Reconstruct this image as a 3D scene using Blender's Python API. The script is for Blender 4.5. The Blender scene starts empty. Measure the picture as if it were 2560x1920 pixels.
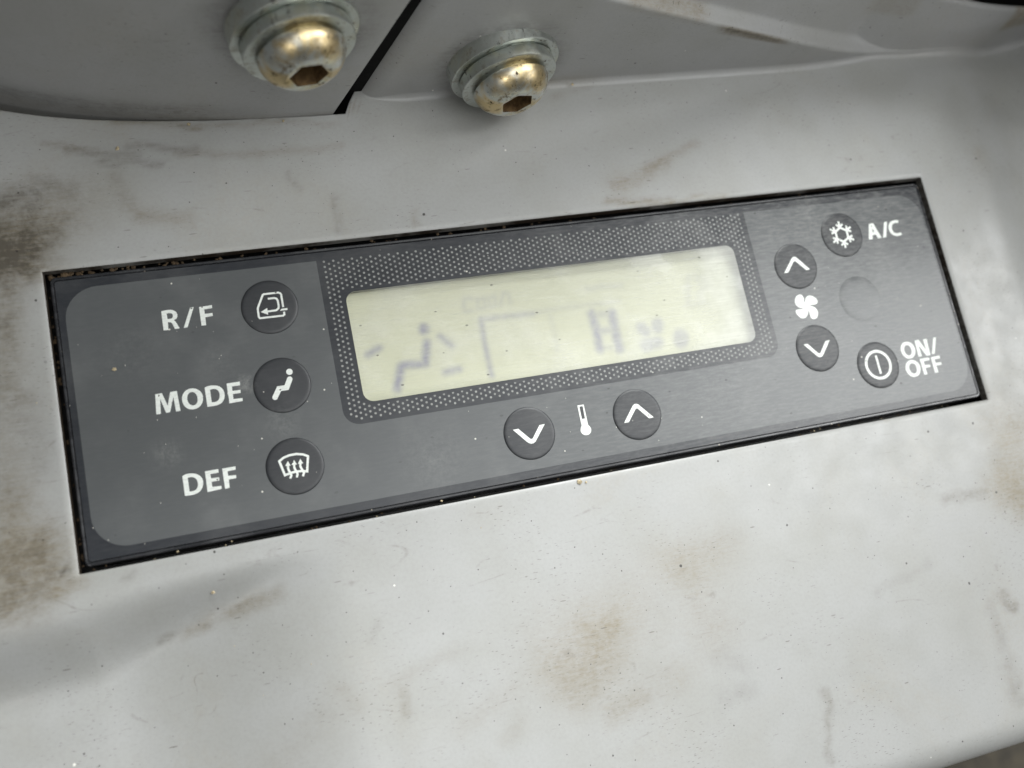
import bpy, bmesh, math, random
from mathutils import Vector, Matrix, noise
from mathutils.geometry import tessellate_polygon

random.seed(7)
S = 0.001                      # every shape below is written in millimetres
scene = bpy.context.scene
COL = scene.collection

# ------------------------------------------------------------------ camera
cam_d = bpy.data.cameras.new('camera')
cam = bpy.data.objects.new('camera', cam_d)
COL.objects.link(cam)
RIGHT = Vector((0.94874932, -0.20370598, 0.24161663))
DOWN = Vector((-0.15070595, -0.96363621, -0.22066483))
FWD = Vector((0.27778128, 0.17294254, -0.94494891))
POS = Vector((-61.0863, -36.0825, 163.6042))
M = Matrix.Identity(4)
for i in range(3):
    M[i][0], M[i][1], M[i][2], M[i][3] = RIGHT[i], -DOWN[i], -FWD[i], POS[i] * S
cam.matrix_world = M
cam_d.sensor_width = 36.0
cam_d.lens = 2324.04 / 2560.0 * 36.0
cam_d.clip_start = 0.005
cam_d.clip_end = 20.0
cam_d.dof.use_dof = True
cam_d.dof.focus_distance = 0.172
cam_d.dof.aperture_fstop = 13.0
scene.camera = cam

# ------------------------------------------------------------------ light
world = bpy.data.worlds.new('World')
scene.world = world
world.use_nodes = True
bg = world.node_tree.nodes['Background']
bg.inputs[0].default_value = (0.97, 1.0, 0.985, 1)
bg.inputs[1].default_value = 0.11
def window_light(name, loc, target, sx, sy, watts, color):
    l = bpy.data.lights.new(name, 'AREA')
    l.shape = 'RECTANGLE'; l.size = sx; l.size_y = sy; l.energy = watts; l.color = color
    o = bpy.data.objects.new(name, l); COL.objects.link(o)
    o.location = loc
    o.rotation_euler = (Vector(target) - Vector(loc)).to_track_quat('-Z', 'Y').to_euler()
    return o
window_light('windscreen', (0.26, 0.66, 0.54), (0.02, -0.03, 0), 0.70, 0.36, 13.5, (0.985, 1.0, 0.99))
window_light('right_cab_window', (0.68, 0.17, 0.72), (0.04, 0, 0), 0.46, 0.46, 5.8, (0.985, 1.0, 0.995))
window_light('roof_window', (0.14, -0.12, 0.72), (0.02, -0.02, 0), 0.60, 0.46, 2.2, (0.985, 1.0, 0.99))
window_light('front_left_window', (-0.34, -0.44, 0.56), (0, 0.03, 0), 0.16, 0.16, 0.58, (1.0, 0.99, 0.96))
window_light('front_right_window', (0.64, -0.26, 0.40), (0, 0.03, 0), 0.17, 0.16, 0.58, (1.0, 0.99, 0.96))
vs = scene.view_settings
vs.view_transform = 'Standard'; vs.look = 'None'; vs.exposure = 0.08; vs.gamma = 1.0; vs.use_curve_mapping = False
scene.cycles.use_denoising = True
scene.cycles.max_bounces = 8

# ------------------------------------------------------------------ helpers
def tag(o, label=None, cat=None, group=None, kind=None):
    if label: o['label'] = label
    if cat: o['category'] = cat
    if group: o['group'] = group
    if kind: o['kind'] = kind
    return o
def obj(name, verts, faces, mat, parent=None, smooth=False, attrs=None, sharp=None):
    me = bpy.data.meshes.new(name)
    me.from_pydata([(v[0] * S, v[1] * S, v[2] * S) for v in verts], [], faces)
    me.update()
    if attrs:
        for an, vals in attrs.items():
            a = me.attributes.new(an, 'FLOAT', 'POINT')
            a.data.foreach_set('value', vals)
    if smooth:
        me.polygons.foreach_set('use_smooth', [True] * len(me.polygons))
    if sharp: me.set_sharp_from_angle(angle=math.radians(sharp))
    me.materials.append(mat)
    o = bpy.data.objects.new(name, me)
    COL.objects.link(o)
    if parent: o.parent = parent
    return o
def empty(name, loc=(0, 0, 0), rot=None):
    o = bpy.data.objects.new(name, None); COL.objects.link(o)
    o.location = [c * S for c in loc]; o.empty_display_size = 0.01
    if rot: o.rotation_euler = rot
    return o
def sm(t):
    t = min(1.0, max(0.0, t)); return t * t * (3 - 2 * t)
def lerp_tab(tab, x):
    if x <= tab[0][0]: (x0, y0), (x1, y1) = tab[0], tab[1]
    elif x >= tab[-1][0]: (x0, y0), (x1, y1) = tab[-2], tab[-1]
    else:
        for (x0, y0), (x1, y1) in zip(tab, tab[1:]):
            if x0 <= x <= x1: break
    return y0 + (y1 - y0) * (x - x0) / (x1 - x0)
def frange(a, b, step):
    n = max(1, int(round(abs(b - a) / step)))
    return [a + (b - a) * i / n for i in range(n + 1)]
def rrect(cx, cy, hw, hh, r, n=8):
    P = []
    for sx, sy, a0 in ((1, 1, 0), (-1, 1, 90), (-1, -1, 180), (1, -1, 270)):
        for k in range(n + 1):
            a = math.radians(a0 + 90 * k / n)
            P.append((cx + sx * (hw - r) + r * math.cos(a), cy + sy * (hh - r) + r * math.sin(a)))
    return P
def flat(polys, z0, dz=0.0):
    """filled flat shapes (each a list of loops: outline, holes...) -> verts, faces facing up"""
    V, F = [], []
    for i, loops in enumerate(polys):
        b = len(V); z = z0 + i * dz
        tri = tessellate_polygon([[Vector((x, y, 0)) for x, y in L] for L in loops])
        for L in loops: V += [(x, y, z) for x, y in L]
        for t in tri:
            a, c, d = (V[b + k] for k in t)
            cr = (c[0]-a[0])*(d[1]-a[1]) - (c[1]-a[1])*(d[0]-a[0])
            if abs(cr) < 1e-9: continue
            F.append(tuple(b + k for k in (t if cr > 0 else t[::-1])))
    return V, F
def stroke(pts, w, cap=False, closed=False):
    """outline of a polyline of width w"""
    h = w / 2
    P = [Vector(p) for p in pts]
    if closed: P = P[:-1]
    n = len(P); Ls, Rs = [], []
    for i in range(n):
        if closed: a, b = P[i] - P[i-1], P[(i+1) % n] - P[i]
        else:
            a = P[i] - P[i-1] if i else P[1] - P[0]
            b = P[i+1] - P[i] if i < n-1 else P[-1] - P[-2]
        a, b = a.normalized(), b.normalized()
        na, nb = Vector((-a.y, a.x)), Vector((-b.y, b.x))
        m = na + nb
        m = m / max(0.35, m.dot(na))
        Ls.append(P[i] + m * h); Rs.append(P[i] - m * h)
    if closed: return [[tuple(p) for p in Ls], [tuple(p) for p in Rs]]
    end, start = [], []
    if cap:
        d = (P[-1] - P[-2]).normalized(); nn = Vector((-d.y, d.x))
        end = [P[-1] + (nn * math.cos(a) + d * math.sin(a)) * h for a in [math.pi * k / 8 for k in range(1, 8)]]
        d = (P[0] - P[1]).normalized(); nn = Vector((-d.y, d.x))
        start = [P[0] + (nn * math.cos(a) + d * math.sin(a)) * h for a in [math.pi * k / 8 for k in range(1, 8)]]
    return [[tuple(p) for p in Ls + end + Rs[::-1] + start]]
def disc(cx, cy, r, n=28):
    return [(cx + r * math.cos(2*math.pi*k/n), cy + r * math.sin(2*math.pi*k/n)) for k in range(n)]
def loft(loops, close_last=False):
    """rings of equal length -> verts, faces"""
    n = len(loops[0]); V = [p for L in loops for p in L]; F = []
    for j in range(len(loops) - 1):
        for i in range(n):
            k = (i + 1) % n
            F.append((j*n + i, j*n + k, (j+1)*n + k, (j+1)*n + i))
    if close_last: F.append(tuple((len(loops)-1)*n + i for i in range(n)))
    return V, F

# ------------------------------------------------------------------ materials
class NT:
    def __init__(self, name):
        self.m = bpy.data.materials.new(name); self.m.use_nodes = True
        self.t = self.m.node_tree; self.b = self.t.nodes['Principled BSDF']
        tc = self.t.nodes.new('ShaderNodeTexCoord')
        mp = self.t.nodes.new('ShaderNodeMapping'); mp.inputs['Scale'].default_value = (1000, 1000, 1000)
        self.t.links.new(tc.outputs['Object'], mp.inputs['Vector'])
        self.mm = mp.outputs['Vector']                      # millimetres
    def link(self, a, b): self.t.links.new(a, b)
    def put(self, sock, v):
        if hasattr(v, 'is_linked') or isinstance(v, bpy.types.NodeSocket): self.link(v, sock)
        else: sock.default_value = v
    def vec(self, scale=(1, 1, 1), rot=(0, 0, 0), loc=(0, 0, 0), src=None):
        n = self.t.nodes.new('ShaderNodeMapping')
        n.inputs['Scale'].default_value = scale; n.inputs['Rotation'].default_value = rot; n.inputs['Location'].default_value = loc
        self.link(src or self.mm, n.inputs['Vector']); return n.outputs['Vector']
    def noise(self, scale, detail=4, rough=0.6, vec=None, dist=0.0):
        n = self.t.nodes.new('ShaderNodeTexNoise')
        n.inputs['Scale'].default_value = scale; n.inputs['Detail'].default_value = detail
        n.inputs['Roughness'].default_value = rough; n.inputs['Distortion'].default_value = dist
        self.link(vec or self.mm, n.inputs['Vector']); return n.outputs['Fac']
    def voro(self, scale, vec=None, rnd=1.0):
        n = self.t.nodes.new('ShaderNodeTexVoronoi'); n.voronoi_dimensions = '2D'
        n.inputs['Scale'].default_value = scale; n.inputs['Randomness'].default_value = rnd
        self.link(vec or self.mm, n.inputs['Vector']); return n.outputs['Distance'], n.outputs['Color']
    def ramp(self, v, lo, hi, a=0.0, b=1.0):
        n = self.t.nodes.new('ShaderNodeMapRange'); n.interpolation_type = 'SMOOTHSTEP'
        self.put(n.inputs[0], v)
        for i, x in zip((1, 2, 3, 4), (lo, hi, a, b)): n.inputs[i].default_value = x
        return n.outputs[0]
    def math(self, op, a, b=0.0):
        n = self.t.nodes.new('ShaderNodeMath'); n.operation = op
        self.put(n.inputs[0], a); self.put(n.inputs[1], b); return n.outputs[0]
    def mul(self, *a):
        o = a[0]
        for b in a[1:]: o = self.math('MULTIPLY', o, b)
        return o
    def sat(self, a):
        n = self.t.nodes.new('ShaderNodeClamp'); self.put(n.inputs[0], a); return n.outputs[0]
    def mix(self, f, a, b):
        n = self.t.nodes.new('ShaderNodeMix'); n.data_type = 'RGBA'
        self.put(n.inputs[0], f)
        for s, v in ((n.inputs[6], a), (n.inputs[7], b)):
            self.put(s, (*v, 1) if isinstance(v, tuple) and len(v) == 3 else v)
        return n.outputs[2]
    def attr(self, name):
        n = self.t.nodes.new('ShaderNodeAttribute'); n.attribute_name = name; return n.outputs['Fac']
    def sep(self, vec=None):
        n = self.t.nodes.new('ShaderNodeSeparateXYZ'); self.link(vec or self.mm, n.inputs[0]); return n.outputs
    def red(self, col):
        n = self.t.nodes.new('ShaderNodeSeparateColor'); self.link(col, n.inputs[0]); return n.outputs[0]
    def bump(self, h, strength=0.2, dist=0.1):
        n = self.t.nodes.new('ShaderNodeBump'); n.inputs['Strength'].default_value = strength
        n.inputs['Distance'].default_value = dist * S
        self.link(h, n.inputs['Height']); self.link(n.outputs[0], self.b.inputs['Normal'])
    def out(self, base, rough=0.5, metal=0.0, spec=0.5):
        self.put(self.b.inputs['Base Color'], (*base, 1) if isinstance(base, tuple) else base)
        self.put(self.b.inputs['Roughness'], rough); self.put(self.b.inputs['Metallic'], metal)
        self.b.inputs['Specular IOR Level'].default_value = spec
        return self.m
    def specks(self, scale, radius, keep, vec=None):
        """sparse round specks: voronoi cells, only a share `keep` of the cells has one"""
        d, c = self.voro(scale, vec)
        d = self.math('ADD', d, self.mul(self.math('SUBTRACT', self.noise(scale * 9, 2, 0.5, vec), 0.5), radius * 2.2))
        return self.mul(self.ramp(d, radius, radius * 0.55), self.ramp(self.red(c), keep, keep - 0.02))

def mat_console(name, base, grime=1.0, upright=False):
    n = NT(name)
    if upright: n.mm = n.vec((1, 1, 1), (math.radians(-90), 0, 0))
    st, dk = n.attr('stain'), n.attr('dark')
    cloud = n.noise(0.055, 5, 0.6)
    fine = n.noise(0.9, 6, 0.7, n.vec((1, 1, 1), (0, 0, 0.5)))
    streak = n.noise(1.0, 5, 0.75, n.vec((0.22, 1.6, 1.6), (0, 0, -0.35)))
    blot = n.noise(0.28, 6, 0.68, dist=0.6)
    col = n.mix(n.ramp(cloud, 0.35, 0.7), base, tuple(c * f for c, f in zip(base, (0.93, 0.925, 0.90))))
    # faint tan film and grey scuffs everywhere
    film = n.mul(n.ramp(n.noise(0.032, 6, 0.62, dist=0.8), 0.5, 0.74), n.ramp(fine, 0.3, 0.75), 0.28 * grime)
    col = n.mix(film, col, (0.33, 0.28, 0.19))
    scuff = n.mul(n.ramp(streak, 0.60, 0.80), n.ramp(n.noise(0.06, 3, 0.5), 0.45, 0.68), 0.42 * grime)
    col = n.mix(scuff, col, (0.12, 0.105, 0.085))
    # placed stains
    hairs = n.noise(1.0, 5, 0.72, n.vec((0.35, 2.4, 2.4), (0, 0, 0.55), (4, 2, 0)), 0.8)
    s1 = n.sat(n.mul(st, n.ramp(blot, 0.30, 0.68, 0.75, 1.1), n.ramp(fine, 0.25, 0.75, 0.65, 1.2), n.ramp(hairs, 0.35, 0.7, 0.7, 1.35)))
    col = n.mix(n.mul(s1, 0.72), col, (0.228, 0.182, 0.104))
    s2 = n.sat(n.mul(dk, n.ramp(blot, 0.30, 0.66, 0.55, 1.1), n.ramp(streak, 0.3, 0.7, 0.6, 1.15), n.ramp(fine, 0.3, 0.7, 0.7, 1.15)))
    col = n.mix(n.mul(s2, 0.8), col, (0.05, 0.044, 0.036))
    grain = n.noise(1.7, 3, 0.6)
    col = n.mix(n.ramp(grain, 0.35, 0.75, 0.0, 0.10), col, (0.16, 0.15, 0.13))
    fl = n.specks(0.75, 0.10, 0.5, n.vec((0.45, 1.9, 1.0), (0, 0, -0.5), (1, 3, 5)))
    fl2 = n.specks(0.75, 0.09, 0.4, n.vec((0.45, 1.9, 1.0), (0, 0, 0.9), (8, 3, 5)))
    zone = n.sat(n.math('ADD', n.ramp(n.noise(0.05, 4, 0.6, n.vec((1, 1, 1), (0, 0, 0), (70, 4, 2))), 0.48, 0.66), n.mul(st, 0.9)))
    col = n.mix(n.mul(n.math('MAXIMUM', fl, fl2), zone, 0.55), col, (0.09, 0.078, 0.06))
    # dry speckle that follows the stains
    hot = n.sat(n.math('ADD', st, dk))
    hair = n.noise(1.0, 4, 0.7, n.vec((0.5, 3.2, 3.2), (0, 0, -0.45)), 1.2)
    sp3 = n.mul(n.ramp(hair, 0.60, 0.74), n.ramp(hot, 0.05, 0.45), 0.5)
    col = n.mix(sp3, col, (0.09, 0.06, 0.035))
    # specks and hair-like marks
    for k, (vx, th, off) in enumerate((((0.045, 0.20, 1), 0.7, (3, 5, 0)), ((0.05, 0.17, 1), 1.9, (23, 51, 0)), ((0.03, 0.24, 1), -0.4, (63, 15, 0)))):
        cv = n.noise(1.0, 0.4, 0.4, n.vec(vx, (0, 0, th), off))
        line = n.ramp(n.math('ABSOLUTE', n.math('SUBTRACT', cv, 0.5)), 0.016, 0.003)
        part = n.ramp(n.noise(0.11, 3, 0.6, n.vec((1, 1, 1), (0, 0, 0), (off[1], off[0], 4))), 0.60, 0.70)
        col = n.mix(n.mul(line, part, n.ramp(fine, 0.3, 0.65), 0.34 * grime), col, (0.13, 0.112, 0.09))
    clump = n.ramp(n.noise(0.045, 2, 0.5, n.vec((1, 1, 1), (0, 0, 0), (7, 40, 2))), 0.38, 0.6, 0.15, 1.0)
    sp = n.math('MAXIMUM', n.specks(0.085, 0.022, 0.26), n.math('MAXIMUM', n.mul(n.specks(0.23, 0.030, 0.28, n.vec((1, 1, 1), (0, 0, 1.1), (31, 7, 3))), 0.9), n.mul(n.specks(0.5, 0.045, 0.30, n.vec((1, 1, 1), (0, 0, 0.7), (3, 17, 3))), clump, 0.6)))
    col = n.mix(n.mul(sp, 0.92), col, (0.035, 0.03, 0.028))
    sp2 = n.mul(n.specks(0.20, 0.038, 0.40, n.vec((0.30, 1.6, 1.0), (0, 0, -0.6), (11, 3, 5))), clump)
    col = n.mix(n.mul(sp2, 0.6), col, (0.10, 0.085, 0.07))
    sp4 = n.specks(0.085, 0.018, 0.07, n.vec((1, 1, 1), (0, 0, 0.3), (5, 77, 9)))
    col = n.mix(n.mul(sp4, 0.8), col, (0.85, 0.84, 0.78))
    rough = n.ramp(n.noise(0.15, 5, 0.6), 0.3, 0.7, 0.30, 0.46)
    n.bump(n.math('ADD', n.noise(2.2, 4, 0.6), n.mul(cloud, 3.0)), 0.10, 0.12)
    return n.out(col, rough, 0.0, 0.5)
DECK = mat_console('grey_console_plastic', (0.368, 0.372, 0.366), 1.0)
COVER = mat_console('grey_cover_plastic', (0.385, 0.388, 0.388), 0.7, True)

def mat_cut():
    n = NT('grimy_shaded_cut_edge')
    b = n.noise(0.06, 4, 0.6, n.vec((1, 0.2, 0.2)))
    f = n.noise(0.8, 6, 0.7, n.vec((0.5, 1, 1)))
    col = n.mix(n.ramp(n.math('ADD', n.mul(b, 0.8), n.mul(f, 0.35)), 0.53, 0.70), (0.030, 0.020, 0.012), (0.22, 0.215, 0.20))  # grime and the shade of the recess share this dark brown
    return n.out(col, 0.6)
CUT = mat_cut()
def mat_plain(name, c, rough=0.5, spec=0.5, var=0.25, sc=0.8):
    n = NT(name)
    f = n.noise(sc, 5, 0.65)
    col = n.mix(n.ramp(f, 0.3, 0.7), tuple(x * (1 - var) for x in c), tuple(x * (1 + var) for x in c))
    return n.out(col, rough, 0, spec)
BLACK = mat_plain('black_plastic', (0.012, 0.012, 0.013), 0.42)
VOID_BLACK = mat_plain('void_black', (0.006, 0.006, 0.006), 0.85, 0.15)  # near black for the plates and blocks that stand in for darkness
def mat_housing():
    n = NT('housing_gloss_black')
    f = n.noise(0.5, 5, 0.7, n.vec((0.3, 1, 1)))
    col = n.mix(n.ramp(f, 0.45, 0.75), (0.020, 0.021, 0.024), (0.050, 0.052, 0.056))
    d = n.specks(0.35, 0.05, 0.3)
    col = n.mix(d, col, (0.4, 0.36, 0.3))
    return n.out(col, n.ramp(f, 0.3, 0.7, 0.18, 0.42), 0, 0.6)
HOUSING = mat_housing()
def mat_film(name, c, haze=1.0, rough=0.29):
    """printed polyester overlay: faint brushed scratches, dust film with painted glare, white dust specks"""
    n = NT(name)
    br = n.noise(1.0, 6, 0.78, n.vec((0.40, 2.0, 1), (0, 0, 0.10)))
    br2 = n.noise(1.0, 5, 0.7, n.vec((0.22, 3.6, 1), (0, 0, -0.12), (9, 4, 0)))
    cl = n.noise(0.07, 5, 0.6)
    x = n.sep()[0]
    wear_glare = n.ramp(x, -50, 75, 0.25, 1.0)                    # paler to the right: rubbed wear plus painted window glare
    dust = n.sat(n.math('ADD', n.mul(n.ramp(br, 0.36, 0.78), n.math('POWER', wear_glare, 1.6), 0.24 * haze), n.mul(n.ramp(cl, 0.45, 0.75), 0.06 * haze)))
    col = n.mix(dust, c, (0.55, 0.55, 0.53))
    scr = n.mul(n.ramp(br2, 0.62, 0.76), n.ramp(x, 10, 60), n.ramp(n.noise(0.12, 3), 0.44, 0.58), 0.8)
    col = n.mix(scr, col, tuple(v * 0.35 for v in c))
    sp = n.math('MAXIMUM', n.specks(0.11, 0.019, 0.30, n.vec((1, 1, 1), (0, 0, 0.2), (2, 9, 1))), n.specks(0.30, 0.026, 0.10, n.vec((1.5, 0.8, 1), (0, 0, 0.8), (4, 1, 2))))
    col = n.mix(n.mul(sp, 0.85), col, (0.75, 0.73, 0.66))
    for bx, by, br_, amt in ((-74.5, -8.5, 4.0, 0.15), (-60.2, 1.5, 2.6, 0.30), (-64, 6, 6, 0.06), (-78, 10, 9, 0.05), (-30, -17, 10, 0.07), (30, -14, 12, 0.07), (-55, -6.5, 5, 0.10), (60, 19, 9, 0.12), (75, 3, 8, 0.08)):
        pv = n.t.nodes.new('ShaderNodeVectorMath'); pv.operation = 'DISTANCE'
        n.link(n.vec((1, 1, 0)), pv.inputs[0]); pv.inputs[1].default_value = (bx, by, 0)
        bl = n.mul(n.ramp(pv.outputs['Value'], br_, 0.0), n.ramp(n.noise(1.3, 5, 0.75), 0.35, 0.7), amt * haze)
        col = n.mix(bl, col, (0.55, 0.55, 0.52))
    sd = n.specks(0.12, 0.030, 0.35, n.vec((0.8, 1.3, 1), (0, 0, 0.5), (40, 3, 2)))
    col = n.mix(n.mul(sd, wear_glare, 0.9), col, (0.012, 0.012, 0.012))
    n.bump(n.math('ADD', n.noise(6, 3, 0.6), n.mul(br, 0.8)), 0.035, 0.05)
    return n.out(col, n.math('ADD', n.ramp(br, 0.3, 0.75, rough, rough + 0.05), n.mul(dust, 0.3)), 0, 0.5)
FILM_DARK = mat_film('overlay_charcoal', (0.022, 0.0245, 0.030))
FILM_GREY = mat_film('overlay_grey', (0.090, 0.0955, 0.0985))
PAD_DARK = mat_film('button_charcoal', (0.027, 0.029, 0.033), 0.8, 0.40)
DOT_INK = mat_plain('dot_ink', (0.25, 0.255, 0.245), 0.45)
def mat_ink():
    n = NT('white_ink')
    f = n.noise(1.6, 6, 0.75, n.vec((0.5, 2.0, 1)))
    col = n.mix(n.ramp(f, 0.42, 0.74), (0.80, 0.83, 0.79), (0.60, 0.63, 0.60))
    ch = n.specks(0.55, 0.10, 0.18)
    col = n.mix(ch, col, (0.16, 0.16, 0.15))
    return n.out(col, 0.45)
INK = mat_ink()
def mat_lcd():
    n = NT('liquid_crystal')
    s = n.sat(n.mul(n.attr('segment'), n.ramp(n.noise(0.9, 4), 0.25, 0.7, 0.75, 1.1)))
    base = n.mix(n.ramp(n.noise(0.05, 3), 0.35, 0.7), (0.55, 0.557, 0.415), (0.595, 0.60, 0.465))
    col = n.mix(n.mul(s, 1.0), base, (0.29, 0.29, 0.335))
    return n.out(col, 0.5, 0, 0.2)
LCD = mat_lcd()
def mat_window():
    n = NT('scratched_clear_film')
    x = n.sep()[0]
    br = n.noise(1.0, 6, 0.8, n.vec((0.14, 3.0, 1), (0, 0, -0.06)))
    br2 = n.noise(1.0, 5, 0.7, n.vec((0.13, 3.2, 1), (0, 0, -0.16), (9, 4, 0)))
    br3 = n.noise(1.0, 5, 0.7, n.vec((0.11, 3.0, 1), (0, 0, -0.40), (19, 4, 0)))
    scr = n.mul(n.math('MAXIMUM', n.ramp(br2, 0.60, 0.74), n.ramp(br3, 0.63, 0.76)), n.ramp(n.noise(0.14, 3), 0.40, 0.6))
    sp = n.specks(0.13, 0.028, 0.6, n.vec((0.7, 1.4, 1), (0, 0, 0.6), (3, 8, 1)))
    dark = n.sat(n.math('ADD', n.mul(scr, 0.85), sp))
    col = n.mix(dark, (0.78, 0.79, 0.76), (0.03, 0.03, 0.03))
    haze = n.math('ADD', n.math('ADD', n.ramp(x, -45, 45, 0.03, 0.24), n.ramp(x, 26, 41, 0.0, 0.16)), n.math('ADD', n.mul(n.ramp(br, 0.42, 0.75), 0.14), n.mul(n.ramp(n.noise(0.10, 4, 0.6), 0.45, 0.7), 0.14)))  # film whitens to the right, window glare painted in as haze
    n.put(n.b.inputs['Alpha'], n.sat(n.math('MAXIMUM', haze, n.mul(dark, 0.75))))
    n.bump(br, 0.05, 0.05)
    return n.out(col, 0.40, 0, 0.5)
CLEAR = mat_window()
PALE = mat_plain('pale_light_guide', (0.22, 0.225, 0.20), 0.5, 0.4, 0.08)
def mat_steel(name, goldness, lo, rust):
    n = NT(name)
    g = n.noise(0.16, 5, 0.6, dist=0.5)
    m = n.noise(0.55, 6, 0.7)
    col = n.mix(n.ramp(g, lo, lo + 0.22), (0.60, 0.63, 0.60) if rust < 0.5 else (0.70, 0.72, 0.69), goldness)
    col = n.mix(n.mul(n.ramp(m, 0.52, 0.66), rust), col, (0.22, 0.15, 0.07))
    pit = n.math('MAXIMUM', n.specks(0.9, 0.22, 0.28), n.mul(n.specks(0.45, 0.2, 0.25, n.vec((1, 1.6, 1), (0.4, 0.2, 0))), 0.8))
    col = n.mix(n.mul(pit, n.ramp(m, 0.42, 0.62), 0.9), col, (0.03, 0.022, 0.014))
    n.bump(n.math('ADD', m, n.mul(n.noise(3.5, 4, 0.7), 0.6)), 0.12, 0.12)
    return n.out(col, n.ramp(m, 0.3, 0.7, 0.27, 0.50), 1.0, 0.5)
ZINC = mat_steel('zinc_steel', (0.60, 0.60, 0.50), 0.50, 0.35)
GOLD = mat_steel('yellow_passivated_steel', (0.66, 0.53, 0.30), 0.37, 0.8)
def mat_socket():
    n = NT('rusty_socket')
    m = n.noise(0.8, 6, 0.7)
    return n.out(n.mix(n.ramp(m, 0.35, 0.7), (0.20, 0.125, 0.055), (0.07, 0.04, 0.018)), 0.55, 0.5)
SOCKET = mat_socket()
CRUMB = mat_plain('sand_crumb', (0.42, 0.35, 0.23), 0.7, 0.3, 0.4, 1.2)
GRIT = mat_plain('brown_grit', (0.06, 0.04, 0.022), 0.8, 0.3, 0.6, 0.7)
def mat_floor():
    n = NT('muddy_floor')
    f = n.noise(0.09, 7, 0.7)
    col = n.mix(n.ramp(f, 0.35, 0.65), (0.055, 0.046, 0.031), (0.022, 0.019, 0.014))
    return n.out(col, 0.8)
FLOOR = mat_floor()

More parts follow.
